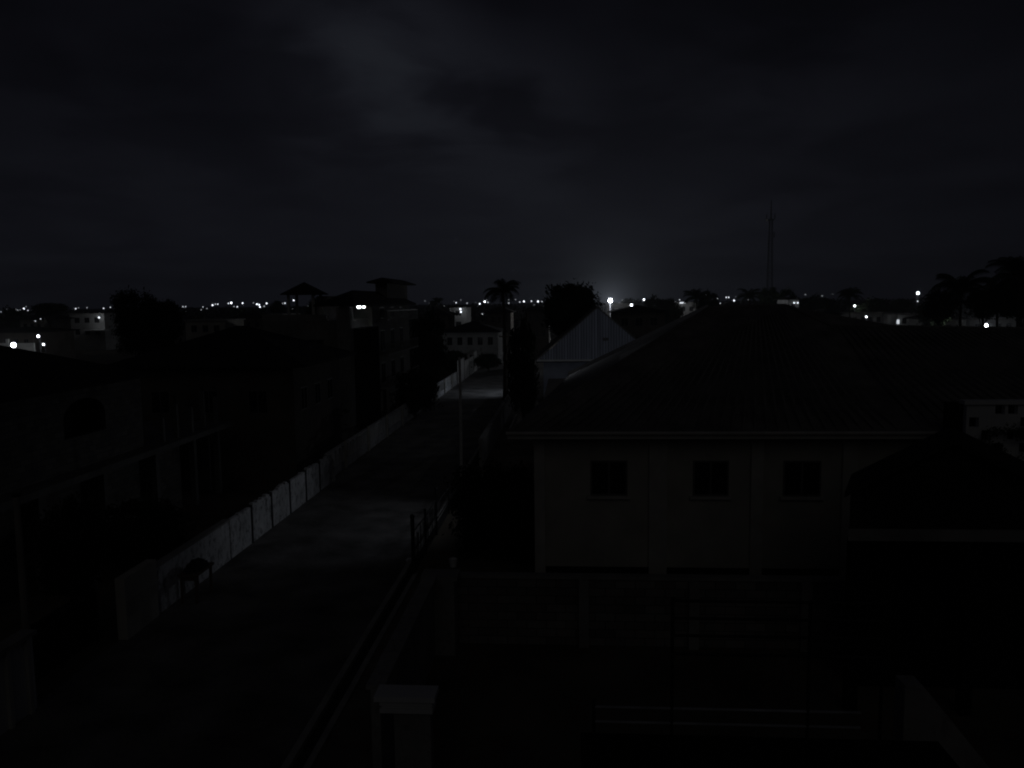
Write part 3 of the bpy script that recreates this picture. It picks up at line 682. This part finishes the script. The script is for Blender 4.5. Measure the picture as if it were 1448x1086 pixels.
# ------------------------------------------------------------------ trees
def crown_mesh(seed, n_cl, n_leaf, leaf, shape=(1, 1, 1), boxy=0.0, m=M_leaf):
    """leaf sized faces gathered in clumps through a unit crown"""
    r = random.Random(seed); b = MB(); cl = []
    for i in range(n_cl):
        while True:
            v = Vector((r.uniform(-1, 1), r.uniform(-1, 1), r.uniform(-1, 1)))
            if v.length < 1: break
        if v.length > .05: v = v * (v.length ** -.45)
        if boxy:
            mx = max(abs(v.x), abs(v.y), abs(v.z), .01); v = v.lerp(v * (v.length / mx), boxy)
        cl.append((v * .84, r.uniform(.16, .32)))
    for c, s in cl:
        for k in range(n_leaf):
            d = Vector((r.gauss(0, 1), r.gauss(0, 1), r.gauss(0, .75))) * s * .55
            p = c + d; a = Vector((r.gauss(0, 1), r.gauss(0, 1), r.gauss(0, 1))).normalized(); u = a.orthogonal().normalized(); w = a.cross(u)
            l = leaf * r.uniform(.6, 1.5)
            b.add([p - u * l, p + w * l * .5, p + u * l, p - w * l * .5], [(0, 1, 2, 3)])
    b.v = [(x * shape[0], y * shape[1], z * shape[2]) for x, y, z in b.v]
    me = bpy.data.meshes.new('crown'); me.from_pydata(b.v, [], b.f); me.update(); me.materials.append(m); return me
CR = [crown_mesh(1, 75, 50, .08), crown_mesh(2, 70, 50, .08, (1.1, 1, .9)), crown_mesh(3, 80, 46, .075, (1, 1, 1.05), m=M_leaf2), crown_mesh(5, 190, 75, .062, (1, 1, 1), .75, M_leaf2), crown_mesh(6, 150, 75, .062, (1, 1, 1), .25, M_leaf2)]
NEAR = crown_mesh(9, 110, 90, .045, (1, 1, 1), .25, M_leaf2)
HEDGE = crown_mesh(14, 200, 90, .045, (1, 1, 1), .98, M_leaf2)
def crown_obj(me, root, c, sx, sy, sz, rz=0):
    o = bpy.data.objects.new('crown', me); COL.objects.link(o); o.parent = root
    o.location = Vector(c) - root.location; o.scale = (sx, sy, sz); o.rotation_euler = (0, 0, rz); return o
def tree(px, ptop, hw, Y, label, me, tall=None, group='trees on the skyline', low=None, name='tree'):
    """a tree whose crown is 2*hw pixels wide with its top at row ptop, standing at distance Y"""
    c = atY(px, ptop, Y); dpx = Y / F * 1.01; w = hw * dpx; h = c.z
    zb = atY(px, low, Y).z if low else max(h * .32, h - 2.3 * w)
    zb = max(zb, .4); t = thing(name, label, 'tree', (c.x, Y, 0), group)
    rr = max(.12, w * .07); r = random.Random(int(px * 7 + Y)); b = MB()
    b.tube([(c.x, Y, 0), (c.x + rr * .6, Y, zb * .6), (c.x, Y, zb + (h - zb) * .35)], rr, 7, rr * .55)
    for i in range(4):
        a = i * 1.57 + r.uniform(0, 1); b.tube([(c.x, Y, zb * .8), (c.x + w * .4 * math.cos(a), Y + w * .4 * math.sin(a), zb + (h - zb) * .5)], rr * .5, 5, rr * .25)
    b.build('trunk', M_bark, t)
    crown_obj(me, t, (c.x, Y, (h + zb) / 2), w, w, (h - zb) / 2, r.uniform(0, 6.28) if me not in (HEDGE,) else 0)
    return t
def palm_mesh(seed, nf=17):
    r = random.Random(seed); b = MB()
    for i in range(nf):
        a = 6.28318 * i / nf + r.uniform(-.2, .2); el = r.uniform(-.15, 1.42); Ln = r.uniform(.85, 1.1); pts = []
        p = Vector((0, 0, 0)); e = el
        for k in range(9):
            pts.append(p.copy()); p = p + Vector((math.cos(a) * math.cos(e), math.sin(a) * math.cos(e), math.sin(e))) * (Ln / 8); e -= r.uniform(.10, .20) + .022 * k
        b.tube(pts, .016, 4, .004)
        for k in range(1, 9):
            t = (pts[k] - pts[k - 1]).normalized(); s = t.cross(Vector((0, 0, 1)))
            if s.length < .05: s = Vector((math.sin(a), -math.cos(a), 0))
            s.normalize(); l = .26 * math.sin(math.pi * (k / 9.5) ** .8) + .05
            for f in (0, .33, .66):
                q = pts[k - 1].lerp(pts[k], f)
                for sg in (1, -1):
                    tip = q + s * sg * l * .8 + t * l * .5 - Vector((0, 0, l * .55))
                    b.add([q - t * .014, q + t * .022, tip], [(0, 1, 2)])
    me = bpy.data.meshes.new('fronds'); me.from_pydata(b.v, [], b.f); me.update(); me.materials.append(M_palm); return me
PM = [palm_mesh(3, 30), palm_mesh(8, 28), palm_mesh(12, 24)]
def palm(px, ptop, hw, Y, label, k=0, group='palms on the skyline'):
    c = atY(px, ptop, Y); w = hw * Y / F * 1.05; z = c.z - w * .80; x = c.x
    t = thing('palm_tree', label, 'palm', (x, Y, 0), group)
    rr = max(.16, w * .045); b = MB(); b.tube([(x, Y, 0), (x + rr, Y, z * .5), (x, Y, z)], rr * 1.2, 8, rr * .8); b.build('trunk', M_bark, t)
    o = bpy.data.objects.new('crown', PM[k]); COL.objects.link(o); o.parent = t; o.location = (0, 0, z); o.scale = (w, w, w); o.rotation_euler = (0, 0, px)
    return t
tree(191, 412, 27, 60, 'bulky flat topped black tree, the largest on the left skyline', HEDGE, low=500)
tree(226, 426, 25, 62, 'lower black tree leaning on the right of the flat topped tree', CR[3], low=500)
tree(68, 427, 26, 150, 'round tree behind the cluster of faint lights near the left edge', CR[0], low=447)
tree(16, 433, 24, 165, 'low tree at the far left edge of the skyline', CR[1])
tree(806, 397, 37, 88, 'big round black tree left of the brightest lamp, above the pale gable', CR[4], low=480)
tree(890, 419, 20, 230, 'tree just right of the brightest lamp, above the lit wall', CR[0])
tree(926, 417, 20, 170, 'leafy tree between the lit wall and the lone light, middle of the skyline', CR[2])
tree(946, 420, 18, 165, 'lower bushy tree right behind the big roof ridge', CR[1], low=470)
tree(1003, 411, 15, 150, 'roundish tree touching the shaggy palm left of the mast', CR[2])
tree(1088, 404, 15, 215, 'tree at the foot of the radio mast', CR[0])
tree(1113, 407, 15, 190, 'rounded tree right of the mast foot, above the lit white house', CR[1])
tree(1152, 417, 30, 240, 'broad low tree spread between the lit white house and the tall narrow palm', CR[2])
tree(1240, 420, 24, 260, 'low tree left of the pair of stacked lights on the right', CR[1])
tree(1275, 421, 16, 250, 'small tree directly left of the stacked lights', CR[0])
tree(1331, 407, 24, 100, 'tree on the left shoulder of the big right hand palm', CR[2], low=455)
tree(1392, 408, 24, 98, 'tree between the big right hand palm and the picture edge', CR[0], low=452)
tree(1446, 392, 34, 84, 'leafy tree at the right edge under the tallest palm', CR[3], low=450)
palm(1443, 350, 44, 82, 'tallest palm, cut by the right edge of the picture', 1)
tree(1322, 420, 20, 120, 'short bush like tree beneath the big right hand palm', CR[1])
tree(392, 424, 10, 260, 'small tree left of the gazebo', CR[1])
tree(450, 420, 19, 120, 'tree showing between the gazebo and the hip roof of the tall house', CR[2])
tree(605, 437, 30, 100, 'dark tree beside the tall house, filling the gap towards the road end', CR[2], low=545, group='trees along the road')
tree(738, 447, 24, 66, 'dark tree between the farther pole and the pale gable', CR[2], low=590, group='trees along the road')
tree(640, 494, 26, 116, 'leafy bush tree overhanging the white walls at the far end of the road', CR[0], low=530, group='trees along the road')
tree(690, 499, 20, 122, 'low bush tree before the right half of the pale house', CR[1], low=522, group='trees along the road')
tree(585, 520, 34, 72, 'garden tree in front of the tall house balconies', CR[2], low=600, group='trees along the road')
tree(430, 540, 46, 58, 'garden tree in front of the tall house stair corner', CR[1], low=640, group='trees along the road')
tree(345, 580, 50, 50.2, 'garden tree behind the balustraded wall, left of the tall house', CR[0], low=690, group='trees along the road')
tree(735, 400 + 95, 20, 130, 'tree closing the road end below the palm', CR[1], low=560, group='trees along the road')
tree(190, 705, 70, 29.5, 'shrubby tree hiding the yard behind the grey wall and table', NEAR, low=840, group='trees along the road')
tree(95, 700, 50, 23.4, 'shrub behind the black gate at the left', NEAR, low=850, group='trees along the road')
palm(711, 386, 30, 85, 'palm with spread fronds alone in the middle of the skyline', 0)
palm(985, 403, 22, 150, 'shaggy palm between the lone light and the mast', 1)
palm(1060, 402, 20, 170, 'palm just left of the radio mast', 2)
palm(1202, 402, 19, 190, 'narrow palm left of the lone white lamp on the right', 1)
palm(1360, 373, 44, 92, 'big drooping palm on the right skyline', 1)
palm(1412, 384, 30, 104, 'palm between the big drooping palm and the tallest palm', 2)
palm(617, 417, 12, 260, 'small distant palm left of the lit far house', 0)
palm(676, 470, 13, 150, 'short palm standing in front of the pale lit house', 2)
# tall clipped hedge by the big house
p0, p1 = atY(646, 690, 31.5), atY(752, 690, 31.5)
HG = thing('hedge', 'tall black clipped hedge between the steel fence and the big cream house', 'hedge', ((p0.x + p1.x) / 2, 32.5, 0))
b = MB()
for x in (p0.x + .6, (p0.x + p1.x) / 2, p1.x - .8): b.tube([(x, 32.5, 0), (x, 32.5, 2.2)], .09, 6, .05)
b.build('stems', M_bark, HG)
crown_obj(HEDGE, HG, ((p0.x + p1.x) / 2, 32.6, 1.85), (p1.x - p0.x) / 2 * 1.12, 1.5, 1.95)
# creeper over the pierced balcony front
CP = thing('climbing_plant', 'leafy dark climbing plant growing up the pale pierced balcony front', 'plant', (12.7, 23.9, 0))
b = MB()
for x in (12.1, 12.7, 13.4): b.tube([(x, 23.95, 0), (x + .15, 24.0, 3.0), (x - .1, 24.05, 6.2)], .05, 6, .02)
b.build('stems', M_bark, CP)
CRE = crown_mesh(31, 26, 60, .05, (1, 1, 1), .6, M_leaf)
crown_obj(CRE, CP, (12.75, 24.05, 6.0), .75, .22, .8)
crown_obj(CRE, CP, (13.6, 24.05, 6.6), .45, .2, .4)
# far wood: one mass nobody could count
r_ = random.Random(77); b = MB()
for i in range(1500):
    Y = r_.uniform(270, 1500); px = r_.uniform(-150, 1600); c = atY(px, 428, Y); h = r_.uniform(5.5, 9.6) + (Y > 500) * r_.uniform(0, 1.0); w = r_.uniform(4, 9)
    for k in range(14):
        p = Vector((c.x + r_.gauss(0, w * .45), Y + r_.gauss(0, w * .45), h * r_.uniform(.2, .95))); l = r_.uniform(.9, 2.0)
        a = Vector((r_.gauss(0, 1), r_.gauss(0, 1) + 1.2, r_.gauss(0, 1))).normalized(); u = a.orthogonal().normalized(); v = a.cross(u)
        b.add([p - u * l, p + v * l * .6, p + u * l, p - v * l * .6], [(0, 1, 2, 3)])
tag(b.build('distant_wood', M_leaf2), 'dark mass of far trees and bush along the whole horizon', 'trees', kind='stuff')

# ------------------------------------------------------------------ distant houses
M_far = mat('far_white_wall', (0.46, 0.46, 0.45), 0.9, 0.3, 0.25, stain=0.6)
def far_house(px0, px1, ptop, Y, label, m, roof='flat', depth=9, nwin=3, name='distant_house', zb=0):
    m = M_far if m is M_white else m
    a, c = atY(px0, ptop, Y), atY(px1, ptop, Y); x0, x1, zt = a.x, c.x, (a.z + c.z) / 2
    t = thing(name, label, 'house', ((x0 + x1) / 2, Y, 0), 'houses across the dark town')
    MB().box(x0, x1, Y, Y + depth, zb, zt).build('wall', m, t)
    if roof == 'flat':
        q = MB().box(x0 - .3, x1 + .3, Y - .3, Y + depth + .3, zt + .003, zt + .28); q.build('roof', M_conc if m is not M_white else M_white, t)
    else: MB().hip(x0 - .6, x1 + .6, Y - .6, Y + depth + .6, zt + .003, roof, .15).build('roof', M_roof2, t)
    w = (x1 - x0) / (nwin * 2 + 1)
    for i in range(nwin):
        xa = x0 + w * (2 * i + 1); window_y(t, xa, xa + min(w, 1.8), zt - 2.1, zt - .8, Y, sill=None)
        if zt > 5.4: window_y(t, xa, xa + min(w, 1.8), zt - 5.0, zt - 3.7, Y, sill=None)
    return t, x0, x1, zt
def glowball(root, p, r, s, nm): return MB().ball(p, r, 8, 6).build('lamp_bulb', glowmat(nm, s), root)
M_dk = mat('brown_wall', (0.13, 0.115, 0.10), .9, .3, .6)
# pale house at the road end
t, x0, x1, zt = far_house(625, 704, 470, 132, 'pale house with a row of dark windows above the road end', M_white, 1.6, nwin=5)
lamp('added_front_light', (x0 + 6, 127, zt - 1.2), 1.2)  # unseen point lamp added in front to brighten this house
# house on the left whose right half is floodlit
t, x0, x1, zt = far_house(98, 147, 444.5, 190, 'floodlit white house left of the flat topped tree', M_white, 'flat', nwin=3)
p = atY(140, 449, 188.9); glowball(t, p, .22, 2.0, 'mid_glow'); lamp('yard_light', p + Vector((.6, -2.2, -.3)), 36)
MB().box(x0 + 4.5, x1 + 1.2, 186.5, 189.6, 4.85, 5.15).build('porch_roof', M_white, t)
# lit compound by the left edge
t, x0, x1, zt = far_house(-30, 47, 471, 104, 'long dark house behind the brightest left lamp', M_dk, .6, nwin=5)
CY = 100.0
a, c = atY(-40, 494, CY), atY(48, 487.5, CY)
CWL = thing('lit_wall', 'white yard wall lit by the bright lamp at the left edge', 'wall', ((a.x + c.x) / 2, CY, 0))
MB().box(a.x, c.x, CY, CY + .25, 0, a.z + .75).build('panel', M_white, CWL)
MB().box(atY(10, 490, CY).x, atY(10, 490, CY).x + .4, CY - .2, CY - .003, 0, a.z + 1.3).build('post', M_white, CWL)
def street_lamp(px, py, Y, r, strength, power, label, group='bright lamps in the town', off=(0, -.9, 0), nm=None):
    p = atY(px, py, Y); t = thing('yard_lamp', label, 'lamp', (p.x, Y, 0), group)
    MB().tube([(p.x, Y + .35, 0), (p.x, Y + .35, p.z + .1), (p.x, Y + .1, p.z + r * 1.2)], .06, 6).build('pole', M_tower, t)
    MB().box(p.x - r * .8, p.x + r * .8, Y + .05, Y + .2, p.z + r * .95, p.z + r * 1.2).build('hood', M_tower, t)
    MB().ball(p, r, 12, 8).build('lamp_bulb', glowmat(nm or 'lamp_glow_%d' % int(strength), strength), t)
    if power: lamp('lamp_light', p + Vector(off) , power, r=.12)
    return t
street_lamp(19, 488, 88.0, .27, 16, 320, 'brightest white lamp at the left edge, low beside the lit wall')
street_lamp(54, 475.5, 101.0, .16, 8, .7, 'white lamp right of and above the brightest left lamp')
street_lamp(61.5, 487, 101.0, .13, 7, .4, 'white lamp lowest and rightmost of the three at the left edge')
street_lamp(863, 425, 190.0, .46, 30, 4800, 'brightest lamp of all, shining with a halo behind the pale gable')
street_lamp(1393, 461, 118.0, .33, 16, 1100, 'bright lamp low on the right, in front of the dark trees')
street_lamp(1208.5, 432.5, 260.0, .28, 7, 100, 'lone white lamp right of the narrow palm')
street_lamp(1225, 448, 200.0, .21, 7, 6, 'white lamp in front of the long low wall on the right')
street_lamp(1298, 414.5, 230.0, .36, 8, 120, 'highest white lamp, standing above the right hand skyline')
street_lamp(893, 431.5, 205.0, .32, 6, 10, 'smaller lamp on the lit wall right of the brightest lamp')
# lit wall and house beside the brightest lamp
t, x0, x1, zt = far_house(858, 896, 430.5, 212, 'low pale house lit by the brightest lamp', M_white, 'flat', nwin=3)
t, x0, x1, zt = far_house(958, 986, 429, 215, 'grey house with a small lit window left of the shaggy palm', M_house[1], 'flat', nwin=2)
p = atY(966, 428.2, 214); MB().box(p.x - .9, p.x + .5, 213.5, 213.9, p.z - .2, p.z + .2).build('lit_window', glowmat('window_glow', .9), t)
t, x0, x1, zt = far_house(636, 660, 435, 210, 'small pale house with two lamps one above the other near the palm', M_white, .5, nwin=1)
for py in (437, 441): p = atY(651 + (py - 437) * .2, py, 208.9); glowball(t, p, .24, 2.4, 'mid_glow_b')
lamp('house_light', atY(651, 440, 206.5), 6)
t, x0, x1, zt = far_house(1114, 1130, 424, 180, 'narrow white house lit by two lamps right of the mast', M_white, .5, nwin=1)
for px in (1123, 1128): p = atY(px, 428.2, 178.9); glowball(t, p, .16, 2.2, 'mid_glow_c')
lamp('house_light', atY(1125, 429, 176.8), 6)
t, x0, x1, zt = far_house(1138, 1152, 441, 172, 'low lit shed below the narrow white house', M_white, 'flat', nwin=2); lamp('shed_light', atY(1146, 444, 170.4), 1.6)
t, x0, x1, zt = far_house(1190, 1262, 443.5, 205, 'long low white building behind the front lamp on the right', M_white, 'flat', nwin=6)
for px in (1190, 1200): p = atY(px, 457, 203); 
lamp('wall_light', atY(1198, 455, 202.5), 1.6); lamp('wall_light', atY(1250, 452, 201.5), .8)
t, x0, x1, zt = far_house(1270, 1312, 445, 196, 'low grey house with pale bands right of the long white building', M_house[2], 'flat', nwin=3); lamp('wall_light', atY(1300, 452, 193.5), 1.2)
p = atY(1269.3, 455, 195); MB().box(p.x - .25, p.x + .25, 194.6, 194.9, p.z - .5, p.z + .5).build('lit_door', glowmat('door_glow', .75), t)
t, x0, x1, zt = far_house(1372, 1438, 452, 172, 'pale house behind the bright low lamp on the right', M_white, 'flat', nwin=4)
for (px0, px1, pt, Y, lab, mi, rf) in (
        (262, 318, 454, 150, 'low house with a faint pale parapet left of the tall house', 0, 'flat'),
        (330, 372, 449, 170, 'dark house behind the wide hip roof', 3, 1.2),
        (380, 398, 446, 140, 'small grey house left of the gazebo', 1, 'flat'),
        (28, 62, 452, 160, 'house under the round tree near the left edge', 0, 1.0),
        (600, 634, 446, 160, 'dark house beside the small distant palm', 3, 1.2),
        (868, 940, 442, 128, 'dark roofed house between the lit wall and the big roof ridge', 3, 1.0),
        (690, 722, 442, 170, 'house below the lone palm', 3, 1.2),
        (742, 776, 440, 160, 'house left of the big round tree', 3, 1.2),
        (1020, 1056, 434, 190, 'dark house left of the mast', 3, 1.2),
        (1060, 1100, 436, 185, 'dark house below the mast', 1, 1.0),
        (1160, 1188, 445, 170, 'dark house left of the long white building', 3, 1.0),
        (1318, 1366, 452, 135, 'dark house under the big palm on the right', 1, .9)):
    far_house(px0, px1, pt, Y, lab, M_dk if mi == 3 else M_house[mi], rf, nwin=3)

# ------------------------------------------------------------------ small lights of the town
ORD = ['first', 'second', 'third', 'fourth', 'fifth', 'sixth', 'seventh', 'eighth', 'ninth', 'tenth', 'eleventh', 'twelfth', 'thirteenth', 'fourteenth', 'fifteenth', 'sixteenth']
CLUST = {
 'left of the round tree': [(1.5, 441, .3), (24.5, 439, .6), (28.5, 438.5, .25), (33.5, 436.5, 1.0), (39.5, 439, .5)],
 'under the round tree crown': [(48, 449, .35), (53, 449, .5), (57.5, 451, .35), (50, 454, .4)],
 'between round tree and flat topped tree': [(91.5, 437.5, .4), (107, 436.5, .7), (123, 435, .3), (146.5, 436, .55), (156, 434.5, .4)],
 'right of the flat topped tree': [(236.5, 433.3, 1.0), (258.5, 433.5, .4), (262.5, 433.5, .4), (284.5, 438, .25), (287, 434, .35)],
 'in the long row left of the gazebo': [(300.5, 431.5, .9), (304.5, 430, .5), (308, 430, .55), (323, 429, .6), (327, 428.3, 1.3), (331, 433.3, .3), (335.5, 433.8, .7), (343, 428.7, .8), (358.5, 428.3, .3), (363.3, 430.2, 1.0), (366.5, 431, .8), (367.5, 434, .9), (373.5, 433, .4), (377, 429, .8)],
 'under the gazebo': [(399.5, 429, .5), (403, 428.7, .7), (415.3, 424.7, .8)],
 'between tall house and lone palm': [(645, 428, .6), (660.5, 428.7, .35), (678.4, 429.6, .8), (682, 444, .4), (685.4, 426.5, 1.1), (690, 427.5, .5)],
 'between lone palm and big round tree': [(719, 428.6, .55), (735, 427, .45), (740.8, 426.2, .9), (749.8, 438.8, .45), (751.5, 425.8, .6), (760.7, 426.3, 1.0), (766.5, 426.3, .4)],
 'between brightest lamp and shaggy palm': [(880.5, 424.8, .35), (883, 430, .5), (910.5, 423.6, 1.3), (952, 424.8, .5), (961, 424, .4)],
 'between shaggy palm and mast': [(983, 433.5, .4), (988.5, 442.3, .55), (1015, 422, .35), (1018.3, 429, .5), (1027, 420.5, .6), (1030.5, 420.5, .6), (1038, 425, .8), (1048, 419, .3)],
 'around the long white building': [(1190.5, 457, .8), (1140, 442.5, .5), (1150, 445.5, .6), (1297.5, 426, .6)],
}
LV = [(.30, .5), (.50, .85), (.75, 1.5), (1.05, 3.0), (9, 5.5)]
r_ = random.Random(21); protos = {}
for where, pts in CLUST.items():
    for i, (px, py, s) in enumerate(sorted(pts)):
        Y = r_.uniform(300, 380) if py < 431 else r_.uniform(240, 290)
        if py > 440: Y = r_.uniform(150, 185)
        k = next(j for j, (th, e) in enumerate(LV) if s <= th); p = atY(px, py, Y); R = (.15 + .17 * min(s, 1.2)) * Y / 320
        if k not in protos:
            t = bpy.data.objects.new('town_light', None); COL.objects.link(t); protos[k] = t
            MB().ball((0, 0, 0), 1.0, 8, 6).build('lamp_bulb', glowmat('town_glow_%s' % 'abcde'[k], LV[k][1]), t)
            MB().tube([(0, .3, -1), (0, .3, .9), (0, -.2, 1.25)], .12, 5).build('bracket', M_tower, t)
        else: t = copy_tree(protos[k])
        t.location = p; t.scale = (R, R, R)
        tag(t, 'tiny white light, %s from left of those %s' % (ORD[i], where), 'light', 'small town lights along the horizon')

k = 0
while k < 46:
    px = r_.uniform(0, 1300); py = 428 - .0122 * (px - 724) + r_.uniform(-5, 5) - (px > 900) * 3
    if 158 < px < 252 or 470 < px < 585 or 770 < px < 850: continue
    t = copy_tree(protos[0]); Y = r_.uniform(330, 420); t.location = atY(px, py, Y); q = r_.uniform(.07, .16) * Y / 320; t.scale = (q * r_.uniform(.8, 1.8), q, q); k += 1
    tag(t, 'faint pinprick of town light, dimmer than its neighbours on the horizon', 'light', 'faintest specks of town light')
# unseen lamp added behind the trees to light the far road end
FL = thing('added_road_lamp', 'unseen hooded lamp added by the right roadside wall to light the road end', 'lamp', (-5.2, 92, 0))
MB().tube([(-5.2, 92, 0), (-5.2, 92, 5.2), (-5.9, 92.2, 5.5)], .07, 6).build('pole', M_tower, FL)
MB().box(-6.2, -5.8, 92.0, 92.4, 5.4, 5.6).build('hood', M_tower, FL)
spot('added_road_spot', (-6.0, 92.2, 5.3), (-9.8, 93.0, 0), 270, 112, 1.0, (.74, .84, 1.0))
spot('added_wall_spot', (-6.0, 92.6, 5.3), (-14.3, 112, 1.2), 260, 62, 1.0, (.80, .88, 1.0))  # second beam added to brighten the white walls at the road end

# ------------------------------------------------------------------ night haze
HZ = MB().box(-1300, 1300, -60, 1600, -1.2, 62).build('haze', None or mat('haze_tmp', (1, 1, 1)))
m = bpy.data.materials.new('haze'); m.use_nodes = True; N = m.node_tree.nodes; N.clear()
o_ = N.new('ShaderNodeOutputMaterial'); v_ = N.new('ShaderNodeVolumePrincipled')
v_.inputs['Color'].default_value = (0.92, 0.95, 1.0, 1); v_.inputs['Density'].default_value = 0.00042; v_.inputs['Anisotropy'].default_value = 0.35
m.node_tree.links.new(v_.outputs[0], o_.inputs['Volume'])
HZ.data.materials.clear(); HZ.data.materials.append(m); tag(HZ, kind='stuff')
